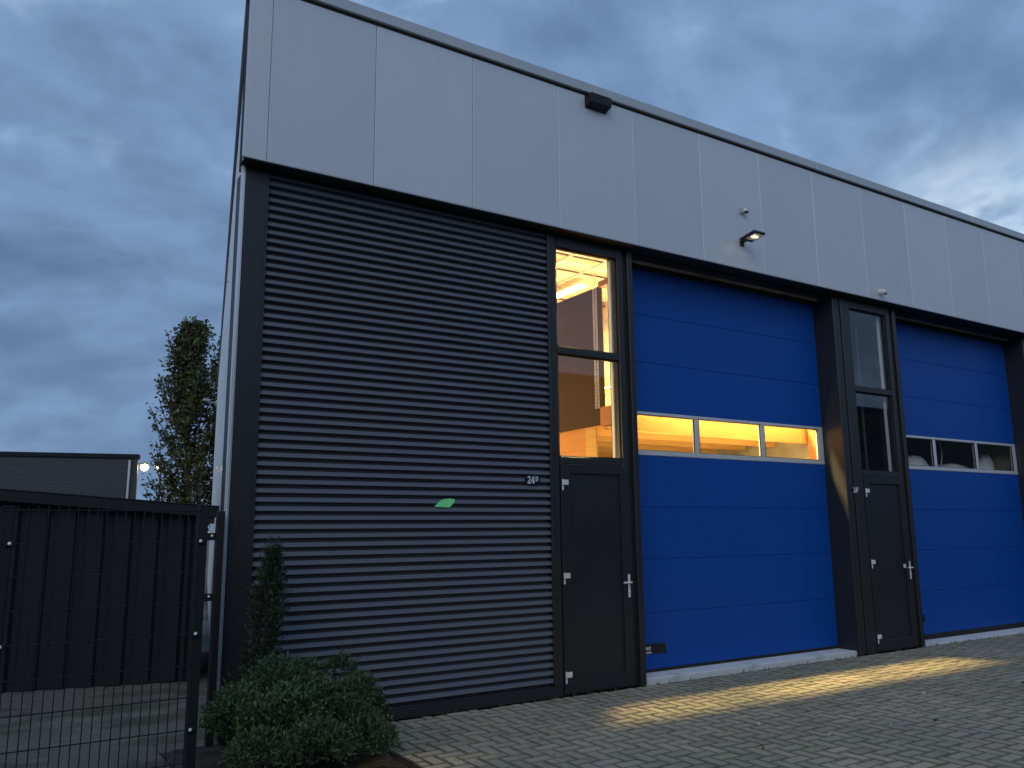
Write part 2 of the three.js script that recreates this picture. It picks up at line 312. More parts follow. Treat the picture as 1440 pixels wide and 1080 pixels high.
// corner column, lower cladding and its frame
part('column', [bx(0.0, 0.203, 0.0, 5.024, -0.34, 0.0, 0.006), bx(0.197, 0.213, 0.06, 5.02, -0.02, 0.012, 0.003)], M.dark, hall);
{
  const b = new Buf(), pitch = 0.079, n = 62, x0 = 0.205, x1 = 3.345, zr = -0.003, zv = -0.058, y0 = 0.112;
  // one wave from the bottom: under-slope, ridge, long upper slope, valley
  const prof = []; for (let i = 0; i < n; i++) { const y = y0 + i * pitch; prof.push([y, zv], [y + 0.003, zv], [y + 0.029, zv + 0.006], [y + 0.0345, zr - 0.004], [y + 0.0365, zr - 0.001], [y + 0.039, zr], [y + 0.042, zr - 0.001], [y + 0.0715, zr - 0.0135], [y + 0.0745, zr - 0.0155], [y + 0.0765, zr - 0.0195]); }
  prof.push([y0 + n * pitch, zv]);
  for (let i = 0; i + 1 < prof.length; i++) { const [ya, za] = prof[i], [yb, zb] = prof[i + 1]; b.quad([x0, ya, za], [x1, ya, za], [x1, yb, zb], [x0, yb, zb], [[x0, ya], [x1, ya], [x1, yb], [x0, yb]]); }
  part('corrugated_sheet', b.geo(), M.wave, hall);
  part('sheet_backing', bx(0.204, 3.42, 0.0, 5.03, -0.34, -0.062, 0), M.darker, hall);
  part('plinth', [bx(0.213, 3.35, 0.0, 0.085, -0.044, 0.004, 0.004), bx(0.213, 3.35, 0.085, 0.112, -0.044, -0.004, 0.003)], M.dark, hall);
}
// screws along the cladding ridges, a few pixels apart: left to one small part
function frameSet(dx, own) {
  const g = [];
  if (own) g.push(bx(3.346, 3.376, 0.0, 5.022, -0.05, 0.013, 0.004), bx(3.379, 3.462, 0.0, 5.022, -0.30, 0.004, 0.006));
  else g.push(bx(3.09, 3.232, 0.0, 5.022, -0.34, 0.0, 0.006), bx(3.262, 3.462, 0.0, 5.022, -0.30, 0.004, 0.006), bx(3.232, 3.262, 0.0, 5.02, -0.30, -0.03, 0));
  g.push(bx(3.462, 3.487, 2.42, 5.02, -0.12, -0.022, 0.004), bx(4.363, 4.445, 0.0, 5.02, -0.12, -0.004, 0.005), bx(4.445, 4.512, 0.0, 5.02, -0.30, -0.045, 0), bx(4.512, 4.590, 0.0, 5.022, -0.36, 0.008, 0.006));
  g.push(bx(3.487, 4.363, 4.885, 5.022, -0.12, -0.005, 0.005), bx(3.487, 4.363, 3.640, 3.716, -0.12, -0.005, 0.006), bx(3.487, 4.363, 2.412, 2.488, -0.12, -0.005, 0.005), bx(3.462, 3.476, 0, 2.42, -0.12, -0.03, 0));
  g.push(bx(3.478, 4.363, 0.0, 0.018, -0.12, -0.012, 0.003));
  const m = part('door_frame', g.map(q => q.translate(dx, 0, 0)), M.dark, hall);
  for (const [a, b] of [[2.490, 3.638], [3.718, 4.883]]) {
    part('window_bead', [bx(3.488, 3.502, a, b, -0.07, -0.036, 0.003), bx(4.348, 4.362, a, b, -0.07, -0.036, 0.003), bx(3.502, 4.348, a, a + 0.014, -0.07, -0.036, 0.003), bx(3.502, 4.348, b - 0.014, b, -0.07, -0.036, 0.003)].map(q => q.translate(dx, 0, 0)), M.darker, m);
    part('pane', bx(3.495, 4.355, a + 0.006, b - 0.006, -0.060, -0.052, 0).translate(dx, 0, 0), M.glass, m);
  }
  // door leaf
  const sh = new THREE.Shape([[3.480, 0.022], [4.424, 0.022], [4.424, 2.404], [3.480, 2.404]].map(p => new THREE.Vector2(...p)));
  sh.holes.push(new THREE.Path([[3.594, 0.148], [3.594, 2.312], [4.306, 2.312], [4.306, 0.148]].map(p => new THREE.Vector2(...p))));
  const eg = new THREE.ExtrudeGeometry(sh, { depth: 0.05, bevelEnabled: true, bevelSize: 0.004, bevelThickness: 0.006, bevelSegments: 2 }); eg.translate(dx, 0, -0.048);
  const leaf = part('door', eg, M.leaf, hall);
  // the lifted glazing strip round the infill, then the infill itself
  part('door_panel', [bx(3.590, 4.310, 0.144, 2.316, -0.05, -0.014, 0.003)].map(q => q.translate(dx, 0, 0)), M.leaf, leaf);
  const mit = []; for (const [xa, ya, xb, yb] of [[3.482, 0.024, 3.594, 0.148], [4.422, 0.024, 4.306, 0.148], [3.482, 2.402, 3.594, 2.312], [4.422, 2.402, 4.306, 2.312]]) mit.push(bar([xa + dx, ya, 0.0076], [xb + dx, yb, 0.0076], 0.0009, 5));
  for (const q of mit) part('mitre_joint', q, M.gasket, leaf);
  for (const y of [2.205, 1.216, 0.210]) part('hinge', [bx(3.505, 3.565, y - 0.026, y + 0.030, 0.008, 0.026, 0.003), cyl(0.010, 0.062, 3.492, y + 0.004, 0.018), cyl(0.009, 0.05, 3.492, y - 0.058, 0.018)].map(q => q.translate(dx, 0, 0)), M.steel, leaf);
  part('handle', [bx(4.362, 4.394, 0.955, 1.205, 0.008, 0.017, 0.004), cyl(0.010, 0.045, 4.378, 1.118, 0.035, 'z'), bx(4.262, 4.388, 1.108, 1.128, 0.050, 0.066, 0.006), cyl(0.009, 0.012, 4.378, 1.02, 0.020, 'z')].map(q => q.translate(dx, 0, 0)), M.steel, leaf);
  return leaf;
}
frameSet(0, true);
{
  const leaf = frameSet(U, false);
  part('lock_plate', [bx(9.495, 9.550, 1.115, 1.170, 0.008, 0.018, 0.004), cyl(0.008, 0.006, 9.522, 1.142, 0.020, 'z')], M.white, leaf);
}
frameSet(2 * U, false);
part('jamb_latch', bx(9.868, 9.885, 0.33, 0.44, -0.05, 0.02, 0.004), M.black, hall);
// overhead doors
const DZ = -0.33;
function overhead(x0, x1, label, sill = 0.055) {
  const d = part('overhead_door', [bx(x0, x1, sill + 0.004, 0.092, DZ - 0.045, DZ - 0.004, 0.004)], M.rubber, hall);
  part('top_seal', bx(x0, x1, 4.945, 5.024, DZ - 0.05, DZ + 0.03, 0.004), M.rubber, d);
  tag(d, label);
  const ys = [0.092, 0.728, 1.346, 1.962, 2.585, 3.125, 3.742, 4.352, 4.945];
  for (let i = 0; i < 8; i++) {
    const a = ys[i] + 0.0014, b = ys[i + 1] - 0.0014;
    if (i !== 4) { part('door_section', bx(x0, x1, a, b, DZ - 0.04, DZ + rr(-0.001, 0.001), 0.0035), M.blue, d); continue; }
    const pv = [[x0 + 0.10, x0 + 1.235], [x0 + 1.312, x0 + 2.462], [x0 + 2.538, x1 - 0.105]], g = [bx(x0, x1, a, a + 0.058, DZ - 0.045, DZ + 0.006, 0.006), bx(x0, x1, b - 0.040, b, DZ - 0.045, DZ + 0.006, 0.006)];
    const ex = [x0, ...pv.flat(), x1]; for (let k = 0; k < 8; k += 2) g.push(bx(ex[k], ex[k + 1], a + 0.060, b - 0.042, DZ - 0.045, DZ + 0.004, 0.006));
    const f = part('window_section', g, M.alu, d);
    for (const [p, q] of pv) part('pane', bx(p - 0.006, q + 0.006, a + 0.052, b - 0.034, DZ - 0.026, DZ - 0.018, 0), M.glass, f);
    const gk = []; for (const [p, q] of pv) gk.push(bx(p, p + 0.010, a + 0.06, b - 0.042, DZ - 0.018, DZ + 0.002, 0.002), bx(q - 0.010, q, a + 0.06, b - 0.042, DZ - 0.018, DZ + 0.002, 0.002), bx(p + 0.01, q - 0.01, a + 0.058, a + 0.066, DZ - 0.018, DZ + 0.002, 0.002), bx(p + 0.01, q - 0.01, b - 0.048, b - 0.040, DZ - 0.018, DZ + 0.002, 0.002));
    part('window_gasket', gk, M.gasket, f);
  }
  part('door_lining', [bx(x0 - 0.03, x1 + 0.08, 0.0, ys[4] + 0.02, DZ - 0.055, DZ - 0.042, 0), bx(x0 - 0.03, x1 + 0.08, ys[5] - 0.02, 4.99, DZ - 0.055, DZ - 0.042, 0), bx(x0 - 0.03, x0 + 0.05, ys[4] + 0.021, ys[5] - 0.021, DZ - 0.055, DZ - 0.046, 0), bx(x1 - 0.05, x1 + 0.08, ys[4] + 0.021, ys[5] - 0.021, DZ - 0.055, DZ - 0.046, 0)], M.white, d);
  part('door_sill', bx(x0, x1 + 0.02, -0.05, sill, DZ - 0.05, -0.045, 0.006), M.sill, hall);
  return d;
}
const od1 = overhead(4.592, 8.356, 'blue sectional overhead door with glowing windows');
overhead(4.592 + U, 8.356 + U, 'blue sectional overhead door with dark windows', 0.012);
overhead(4.592 + 2 * U, 8.356 + 2 * U, 'blue sectional overhead door beyond the second one');
{
  const h = part('pull_recess', [bx(4.76, 5.19, 0.262, 0.378, DZ + 0.002, DZ + 0.010, 0.004), bx(5.00, 5.185, 0.268, 0.372, DZ + 0.009, DZ + 0.013, 0.002)], M.black, od1);
  part('label_sticker', [bx(4.872, 4.960, 0.274, 0.286, DZ + 0.010, DZ + 0.0125, 0), bx(4.874, 4.920, 0.318, 0.344, DZ + 0.010, DZ + 0.0125, 0), bx(4.930, 4.944, 0.314, 0.350, DZ + 0.010, DZ + 0.0125, 0), bx(4.880, 4.895, 0.298, 0.304, DZ + 0.010, DZ + 0.012, 0), bx(4.905, 4.945, 0.298, 0.304, DZ + 0.010, DZ + 0.012, 0)], M.white, h);
}
// shell: floors, roof, back and party walls, linings
// a slab whose left edge follows the slanting side wall
function slab(y0, y1, z0, z1, inset, x1 = 22.9) {
  const sh = new THREE.Shape([[sideX(z1) + inset, -z1], [x1, -z1], [x1, -z0], [sideX(z0) + inset, -z0]].map(p => new THREE.Vector2(...p)));
  const g = new THREE.ExtrudeGeometry(sh, { depth: y1 - y0, bevelEnabled: false }); g.rotateX(-Math.PI / 2); g.translate(0, y0, 0); return g;
}
part('floor', slab(-0.04, 0.0, -14, -0.36, 0.12), M.floor, hall);
part('roof', slab(6.32, 6.44, -22, -0.21, 0.11), M.gasket, hall);
part('back_wall', bx(sideX(-14) + 0.26, 22.9, 0, 6.32, -14.2, -14, 0), M.plaster, hall);
part('rear_wall', bx(sideX(-22) + 0.12, 23, 0, 6.7, -22.2, -22, 0), M.farwall, hall);
for (const x of [8.46, 13.73, 19.0]) part('party_wall', bx(x, x + 0.12, 0, 6.32, -14, -0.37, 0), M.plaster, hall);
part('end_wall', bx(22.9, 23.2, 0, 6.8, -14.3, 0, 0), M.gasket, hall);
part('front_lining', bx(0.1, 23, 5.0, 6.32, -0.40, -0.202, 0), M.plaster, hall);
{ // ribbed roof deck over the first unit
  const b = new Buf(), x1 = 8.46; let z = -0.42;
  while (z > -9) { for (const [a, ya, c, yc] of [[0, 6.20, 0.09, 6.20], [0.09, 6.20, 0.12, 6.30], [0.12, 6.30, 0.22, 6.30], [0.22, 6.30, 0.25, 6.20]]) { const x0 = sideX(z) + 0.3; b.quad([x0, ya, z - a], [x0, yc, z - c], [x1, yc, z - c], [x1, ya, z - a], [[x0, z - a], [x0, z - c], [x1, z - c], [x1, z - a]]); } z -= 0.25; }
  const d = part('roof_deck', b.geo(), M.deck, hall);
  for (const [z, y] of [[-1.2, 6.12], [-1.9, 6.17], [-2.9, 6.14], [-3.1, 6.1], [-3.9, 6.15], [-5.3, 6.1]]) part('conduit', bx(2, 8.44, y, y + 0.03, z - 0.02, z, 0.004), M.darker, d);
  for (const x of [5.1, 5.9, 6.6, 7.4]) part('conduit', bx(x, x + 0.03, 6.06, 6.09, -6.5, -0.5, 0.004), M.grey, d);
  part('roof_beam', [bx(1.35, 8.46, 5.86, 5.89, -6.6, -6.45, 0.004), bx(1.35, 8.46, 6.16, 6.19, -6.6, -6.45, 0.004), bx(1.35, 8.46, 5.89, 6.16, -6.535, -6.515, 0), bx(0.85, 8.46, 6.08, 6.19, -2.5, -2.44, 0.004), bx(1.05, 8.46, 6.10, 6.16, -3.4, -3.36, 0.004)], M.deck, d);
}

// ------------------------------------------------------------------ inside the lit unit
const mezz = thing('mezzanine', 'timber mezzanine with joists and a felt clad side seen through the lit windows', 'mezzanine');
part('side_panel', bx(4.545, 4.575, 2.965, 4.725, -1.75, -0.56, 0.004), M.felt, mezz);
part('top_rail', bx(4.50, 4.62, 4.69, 4.765, -0.56, -0.28, 0.006), M.beam, mezz);
part('beam', bx(4.53, 4.65, 2.945, 3.18, -0.62, -0.24, 0.006), M.beam, mezz);
part('plywood_panel', bx(4.60, 4.622, 0.6, 2.955, -1.9, -1.02, 0.003), M.ply, mezz);
part('plywood_panel', bx(4.60, 4.622, 0.6, 2.955, -1.02, -0.80, 0.003), M.wood, mezz);
part('post', bx(4.66, 4.76, 0, 2.94, -0.50, -0.38, 0.005), M.felt, mezz);
for (let i = 0; i < 9; i++) { const z = -0.65 - i * 0.6; part('joist', bx(4.66, 8.44, 2.92, 3.17, z - 0.075, z, 0.005), M.wood, mezz); }
part('deck', bx(4.63, 8.44, 3.172, 3.195, -6.2, -0.63, 0.003), M.ply, mezz);
part('end_post', bx(8.37, 8.44, 0, 3.3, -0.60, -0.47, 0.005), M.beam, mezz);
{ // pale pipe, chains
  const g = [cyl(0.024, 1.75, 4.66, 3.98, -0.44)];
  single('standpipe', g, M.pole, 'pale pipe standing inside the lit tall window', 'pipe');
  const chain = (x, z, y0, y1) => { const g = []; for (let y = y0, k = 0; y < y1; y += 0.042, k++) { const t = new THREE.TorusGeometry(0.013, 0.0035, 4, 8); t.scale(1, 1.7, 1); if (k % 2) t.rotateY(Math.PI / 2); t.translate(x, y, z); g.push(t); } return g; };
  single('hoist_chain', [...chain(4.46, -0.60, 3.18, 4.9), ...chain(4.46, -0.55, 3.18, 4.9)], M.steel, 'steel hoist chain hanging before the dark felt panel in the lit window', 'chain');
  single('hoist_chain', [...chain(9.06, -0.25, 2.2, 4.7), ...chain(9.22, -0.25, 2.2, 4.7)], M.chain, 'pair of chain strands hanging inside the unlit tall window', 'chain');
}
// lamps
function stripLamp(name, label, [x, y, z], len, along, face, radiance, width = 0.06, color = WARM) {
  const t = thing(name, label, 'lamp', [x, y, z]);
  const dir = new THREE.Vector3(...face).normalize(), g = bx(-len / 2, len / 2, -width / 2, width / 2, -0.05, -0.012, 0.006), e = bx(-len / 2 + 0.02, len / 2 - 0.02, -width / 2 + 0.006, width / 2 - 0.006, -0.012, 0.0, 0.004);
  const h = new THREE.Object3D(); const ax = new THREE.Vector3(...along), up = new THREE.Vector3().crossVectors(dir, ax).normalize();
  const m = new THREE.Matrix4().makeBasis(ax, up, dir);
  const a = part('lamp_housing', g, M.white, t), b = part('lamp_tube', e, tube, t);
  for (const q of [a, b]) q.applyMatrix4(m);
  const l = new THREE.RectAreaLight(color, radiance, len, width); l.position.copy(dir).multiplyScalar(0.006); t.add(l);
  const q = new THREE.Matrix4().makeBasis(ax.clone().negate(), up, dir.clone().negate()); l.quaternion.setFromRotationMatrix(q);
  return t;
}
stripLamp('strip_light', 'bright roof lamp above the mezzanine shining out through the door windows', [6.85, 6.05, -1.84], 0.95, [1, 0, 0], [0, -1, 0], 1550, 0.70);
{ const l = scene.children[scene.children.length - 1], k = 0.66; for (const x of [-0.50, 0.48]) part('added_spill_plate', bx(x, x + 0.02, -k, -0.002, -0.42, 0.42, 0), M.black, l); }  // black plates added on the unseen lamp to block its sideways spill
stripLamp('strip_light', 'glaring tube light seen in the upper pane of the lit tall window', [7.03, 6.045, -4.66], 1.0, [0, 0, -1], [0, -1, 0], 420, 0.22);
stripLamp('strip_light', 'added hidden strip light brightening the felt and plywood from behind the corrugated cladding', [2.15, 2.25, -2.4], 2.4, [0, 0, -1], [1, 0.22, 0], 170, 0.10);  // added lamp, out of view, brightens the felt panel and plywood
stripLamp('strip_light', 'added hidden tube light inside the lit door facing up to the timber joists', [6.5, 2.42, -0.56], 3.2, [1, 0, 0], [0, 0.75, -0.66], 42, 0.08);  // added below the sightline through the panes to brighten the joists
stripLamp('strip_light', 'added hidden uplight for the roof deck behind the felt side of the mezzanine', [6.4, 3.9, -2.9], 2.4, [0, 0, -1], [0, 1, 0], 110, 0.14, C(1, 0.80, 0.42));  // added out of sight behind the panel to brighten the roof deck

// ------------------------------------------------------------------ inside the dark unit: pale sheets at the windows
{
  function sheet(x, y, z, w, h, d, label) {
    const g = new THREE.SphereGeometry(1, 40, 28), p = g.attributes.position;
    for (let i = 0; i < p.count; i++) { const a = p.getX(i), b = p.getY(i), c = p.getZ(i), k = 0.72 + 0.5 * fbm(a * 2.2 + x, b * 2.2 + c * 1.7, 4) + 0.12 * Math.abs(fbm(a * 6 + c * 4, b * 6, 2) - 0.5); p.setXYZ(i, x + a * k * w, y + b * k * h, z + c * k * d); }
    g.computeVertexNormals(); single('plastic_sheet', g, M.white, label, 'sheet');
  }
  sheet(11.30, 2.62, -0.82, 0.36, 0.26, 0.2, 'rumpled white sheet behind the left pane of the dark overhead door');
  sheet(12.42, 2.58, -0.82, 0.56, 0.20, 0.2, 'low white sheet behind the middle pane of the dark overhead door');
  sheet(13.40, 2.66, -0.80, 0.22, 0.34, 0.15, 'peaked white sheet behind the right pane of the dark overhead door');
  { const c = new THREE.CatmullRomCurve3([[11.88, 3.2, -0.7], [11.93, 3.05, -0.7], [11.96, 2.92, -0.7], [11.92, 2.78, -0.7], [11.9, 2.5, -0.7]].map(p => new THREE.Vector3(...p))); single('cable', new THREE.TubeGeometry(c, 20, 0.014, 6), M.grey, 'pale bent cable hanging behind the middle pane of the dark overhead door', 'cable'); }
  part('window_reveal', [bx(9.615, 9.63, 2.49, 4.88, -0.165, -0.125, 0)], M.white, hall);
  part('window_reveal', [bx(4.345, 4.36, 2.49, 4.88, -0.165, -0.125, 0)], M.white, hall);
}

// ------------------------------------------------------------------ things on the front
const font = await new FontLoader().loadAsync('fonts/droid/droid_sans_bold.typeface.json');
function houseNumber(x, y, z, sup, label, squeeze = 1) {
  const t = thing('house_number', label, 'house number', [x, y, z]);
  const s = new THREE.Shape(), w = 0.094 * squeeze, h = 0.050; s.absellipse(0, 0, w, h, 0, Math.PI * 2);
  const g = new THREE.ExtrudeGeometry(s, { depth: 0.004, bevelEnabled: true, bevelSize: 0.002, bevelThickness: 0.002, bevelSegments: 2, curveSegments: 28 }); g.translate(0, 0, -0.004);
  part('plate', g, M.navy, t);
  const tx = (str, size, px, py) => { const q = new TextGeometry(str, { font, size, depth: 0.003, curveSegments: 6 }); q.scale(0.78 * squeeze, 1, 1); q.translate(px * squeeze, py, 0.0025); return q; };
  part('numeral', tx('2', 0.078, -0.072, -0.039), M.white, t); part('numeral', tx('4', 0.078, -0.024, -0.039), M.white, t); part('letter', tx(sup, 0.052, 0.030, -0.013), M.white, t);
}
houseNumber(3.112, 2.222, 0.002, 'D', 'navy oval house number plate 24D on the corrugated cladding');
houseNumber(3.355 + 5.20, 2.213, 0.006, 'F', 'narrow house number plate 24F on the dark door post', 0.86);
{
  const s = new THREE.Shape([[1.953, 1.934], [2.031, 2.002], [2.110, 2.016], [2.181, 2.010], [2.178, 1.982], [2.126, 1.928], [2.05, 1.930]].map(p => new THREE.Vector2(...p)));
  const g = new THREE.ExtrudeGeometry(s, { depth: 0.0015, bevelEnabled: false }); g.translate(0, 0, -0.004);
  single('tape_strip', g, M.green, 'bright green strip of tape stuck on the corrugated cladding', 'tape');
}
{ // rain overflow box under the roof cap
  const t = thing('overflow_box', 'black overflow box hanging under the roof cap of the grey front', 'overflow box', [3.98, 6.56, 0.152]);
  const s = new THREE.Shape([[0, 0.055], [0.11, 0.085], [0.11, 0.19], [0, 0.19]].map(p => new THREE.Vector2(...p)));
  const g = new THREE.ExtrudeGeometry(s, { depth: 0.30, bevelEnabled: true, bevelSize: 0.004, bevelThickness: 0.004, bevelSegments: 1 }); g.rotateY(-Math.PI / 2); g.translate(0.15, 0, 0.004);
  part('box_body', g, M.fence, t); part('box_flange', bx(-0.16, 0.16, 0.045, 0.20, 0.0, 0.004, 0.001), M.black, t);
}
{ // flood light
  const t = thing('flood_light', 'black flood light on a short arm on the grey front', 'flood light', [6.36, 5.41, 0.15]);
  part('bracket', [bx(-0.035, 0.035, -0.06, 0.05, 0, 0.02, 0.004), bx(-0.03, 0.03, -0.012, 0.016, 0.02, 0.12, 0.004)], M.black, t);
  const head = part('lamp_head', [bx(-0.105, 0.105, -0.018, 0.018, 0.0, 0.24, 0.008)], M.black, t); head.position.set(0, 0.0, 0.08); head.rotation.x = -0.16;
  const gl = part('lamp_lens', bx(-0.085, 0.085, -0.0225, -0.018, 0.06, 0.222, 0.002), std(C(0.85, 0.78, 0.6), 0.2), head);
  for (const x of [-0.042, 0.042]) part('led', cyl(0.026, 0.004, x, -0.0245, 0.145, 'y', 14), std(C(0.9, 0.85, 0.7), 0.3, { emissive: C(1, 0.86, 0.6), emissiveIntensity: 0.75 }), head);
  const l = new THREE.PointLight(C(1, 0.86, 0.6), 0.012, 0, 2); l.position.set(0, -0.034, 0.145); l.castShadow = true; head.add(l);
}
{ const t = thing('motion_sensor', 'small white motion sensor above the flood light', 'sensor', [6.40, 5.845, 0.15]); part('sensor_base', bx(-0.03, 0.03, -0.04, 0.045, 0, 0.03, 0.008), M.grey, t); const g = new THREE.SphereGeometry(0.036, 18, 12); g.translate(0.008, -0.012, 0.055); part('sensor_dome', g, M.white, t); part('sensor_window', bx(-0.02, 0.036, -0.045, -0.022, 0.045, 0.094, 0.006), M.black, t); }
{ const t = thing('security_camera', 'small white dome camera low on the grey front above the second door', 'camera', [9.29, 5.16, 0.15]); part('camera_base', cyl(0.045, 0.03, 0, 0, 0.015, 'z', 20), M.white, t); const g = new THREE.SphereGeometry(0.045, 20, 14); g.translate(0, -0.008, 0.055); part('camera_ball', g, M.white, t); part('camera_lens', cyl(0.022, 0.02, 0.012, -0.04, 0.085, 'y', 16), M.black, t); }

// ------------------------------------------------------------------ fence, post, shed
{
  const fz = 1.38, t = thing('mesh_fence', 'black welded wire mesh fence panel between two square posts', 'fence', [-1.08, 0, fz]);
  const X0 = -0.56, X1 = 0.545, post = (x, h) => { part('post', bx(x - 0.031, x + 0.031, -0.1, h, -0.031, 0.031, 0.004), M.fence, t); part('post_cap', bx(x - 0.034, x + 0.034, h, h + 0.012, -0.034, 0.034, 0.006), M.fence, t); };
  post(X0 - 0.0, 1.86); post(X1 + 0.031, 1.875); post(X0 - 2.5, 1.86);
  for (const [a, b] of [[X0 + 0.03, X1], [X0 - 2.47, X0 - 0.03]]) {
    for (let k = 0; k <= 9; k++) part('wire', bar([a - 0.01, 0.047 + 0.2 * k, 0.038], [b + 0.01, 0.047 + 0.2 * k, 0.038], 0.0042, 6), M.fence, t);
    for (let x = a + 0.018; x < b; x += 0.0548) part('wire', bar([x, 0.03, 0.043], [x, 1.872, 0.043], 0.0036, 6), M.fence, t);
  }
  for (const x of [X0 + 0.018, X1 + 0.014]) for (const y of [1.647, 1.047, 0.447]) { const c = part('clip', bx(x - 0.026, x + 0.026, y - 0.016, y + 0.016, 0.034, 0.052, 0.003), M.fence, t); const g = new THREE.SphereGeometry(0.011, 12, 8); g.scale(1, 1, 0.7); g.translate(x, y, 0.053); part('bolt', g, M.steel, c); }
  const p = thing('gate_post', 'black square post with lock plates beside the light side wall', 'post', [-0.088, 0, 0.08]);
  part('post', bx(-0.03, 0.03, -0.05, 1.88, -0.03, 0.03, 0.004), M.fence, p);
  for (const y of [1.67, 1.18]) { const b = part('lock_plate', bx(-0.115, -0.02, y - 0.03, y + 0.03, 0.0, 0.02, 0.003), M.fence, p); const g = new THREE.SphereGeometry(0.011, 12, 8); g.translate(-0.065, y + 0.006, 0.02); part('bolt', g, M.steel, b); }
}
{ // shed: ribbed dark wall under a sloping roof trim, square to the side wall
  const t = thing('shed', 'low dark shed with ribbed walls and sloping roof trim behind the fence', 'shed', [-1.458, 0, -3.669]);
  t.rotation.y = TH;
  const xl = -3.2, xr = 1.98, top = x => 2.20 - 0.082 * (x + 0.2), b = new Buf(), pitch = 0.292;
  const prof = []; for (let x = xl; x < xr - 0.06; x += pitch) for (const [o, z] of [[0, 0], [0.035, -0.045], [0.10, -0.045], [0.135, 0]]) if (x + o < xr) prof.push([x + o, z]);
  prof.push([xr, 0]);
  for (let i = 0; i + 1 < prof.length; i++) { const [a, za] = prof[i], [c, zc] = prof[i + 1]; b.quad([a, 0.005, za], [c, 0.005, zc], [c, top(c) - 0.1, zc], [a, top(a) - 0.1, za], [[a, 0], [c, 0], [c, 2], [a, 2]]); }
  part('wall', [b.geo(), bx(xl, xr, 0, 1.95, -0.12, -0.06, 0), bx(xr - 0.02, xr + 0.02, 0, 1.96, -3, 0.01, 0.004)], M.shed, t);
  const sl = -Math.atan(0.082);
  const trim = bx(xl - 0.1, xr + 0.20, -0.125, 0.0, -0.02, 0.14, 0.006), roof = bx(xl - 0.1, xr + 0.18, -0.07, -0.02, -3.0, -0.02, 0.003), cap = bx(xl - 0.1, xr + 0.21, 0.0, 0.014, -0.03, 0.15, 0.004);
  for (const [n, g] of [['roof_trim', trim], ['roof', roof], ['trim_cap', cap]]) { g.rotateZ(sl); g.translate(0, top(0), 0); part(n, g, M.shed, t); }
  part('eave_bracket', bx(xr + 0.03, xr + 0.13, 1.81, 1.90, -0.05, 0.10, 0.004), M.fence, t);
  part('corner_strip', bx(xr - 0.16, xr - 0.13, 0.0, 1.95, 0.0, 0.012, 0.003), M.shed, t);
}

// ------------------------------------------------------------------ the far building, its lamps, the lamp on the side wall
{
  const t = thing('industrial_building', 'low grey industrial building with flat roof far behind the shed', 'building', [4.62, 0, -38.93]); t.rotation.y = TH;
  for (let i = 0; i < 12; i++) part('wall_panel', bx(-40, 0, 0.1 + i * 0.45, 0.1 + i * 0.45 + 0.447, -0.1, rr(-0.001, 0.001), 0.004), M.farwall, t);
  part('wall', bx(-0.15, 0.0, 0, 5.5, -0.7, -0.145, 0.01), M.farwall, t);
  part('corner_trim', bx(-0.16, 0.03, 0, 5.5, -0.14, 0.03, 0.01), std(C(0.035, 0.037, 0.04), 0.6), t);
  part('roof_edge', [bx(-40, 0.08, 5.50, 5.72, -0.25, 0.10, 0.02), bx(-0.25, 0.08, 5.50, 5.72, -0.8, -0.252, 0.02)], M.shed, t);
  part('roof', bx(-40, -0.16, 5.3, 5.49, -0.7, -0.12, 0), M.gasket, t);
  part('downpipe', cyl(0.055, 5.3, -0.36, 2.75, 0.09), M.panel, t);
  part('bulkhead', bx(-8.2, -7.9, 5.25, 5.4, 0.0, 0.12, 0.02), M.black, t);
}
function yardLamp(label, x, y, z, power, rad, pole) {
  const t = thing('wall_lamp', label, 'lamp', [x, y, z]);
  part('lamp_arm', [bx(-0.35, 0.0, 0.06, 0.12, -0.04, 0.04, 0.01), bx(-0.12, 0.14, 0.04, 0.16, -0.12, 0.12, 0.02)], M.black, t);
  if (pole) part('lamp_pole', cyl(0.06, y + 0.2, 0.2, -y / 2 + 0.1, 0), M.black, t);
  const g = new THREE.SphereGeometry(rad, 16, 12); g.translate(0, -0.06, 0); part('lamp_globe', g, std(C(0.9, 0.8, 0.5), 0.4, { emissive: C(1, 0.72, 0.25), emissiveIntensity: 8 }), t);
  const l = new THREE.PointLight(C(1, 0.72, 0.28), power, 0, 2); l.position.set(0, -0.06, 0); t.add(l); l.castShadow = true;
}
yardLamp('glowing yellow lamp at the corner of the far industrial building', 4.98, 5.14, -39.0, 9, 0.20);
yardLamp('smaller glowing lamp half hidden by the poplar leaves', 6.30, 5.45, -43.5, 8, 0.075, true);
{
  const t = thing('arm_lamp', 'small lamp on an arm at the far end of the side wall', 'lamp', [sideX(-19.3) - 0.02, 5.72, -19.3]);
  part('lamp_arm', [bx(-0.28, 0.02, -0.02, 0.02, -0.02, 0.02, 0.006), bx(-0.03, 0.02, -0.1, 0.08, -0.06, 0.06, 0.008)], M.grey, t);
  const h = part('lamp_head', bx(-0.42, -0.22, -0.03, 0.05, -0.09, 0.09, 0.02), M.grey, t); h.rotation.z = -0.15;
}
{ // across the yard behind the viewer: what the panes mirror
  const t = thing('opposite_building', 'dark row of units across the yard mirrored in the tall panes', 'building', [5, 0, 22]);
  part('wall', bx(-45, 140, 0, 8.4, 0, 12, 0.02), std(C(0.07, 0.072, 0.075), 0.7), t);
  part('roof_edge', bx(-45.1, 140.1, 8.4, 8.6, -0.1, 12.1, 0.02), M.darker, t);
  for (let i = 0; i < 8; i++) part('gate', bx(-42 + i * 11, -36 + i * 11, 0, 4.2, -0.06, -0.002, 0.02), M.darker, t);
}

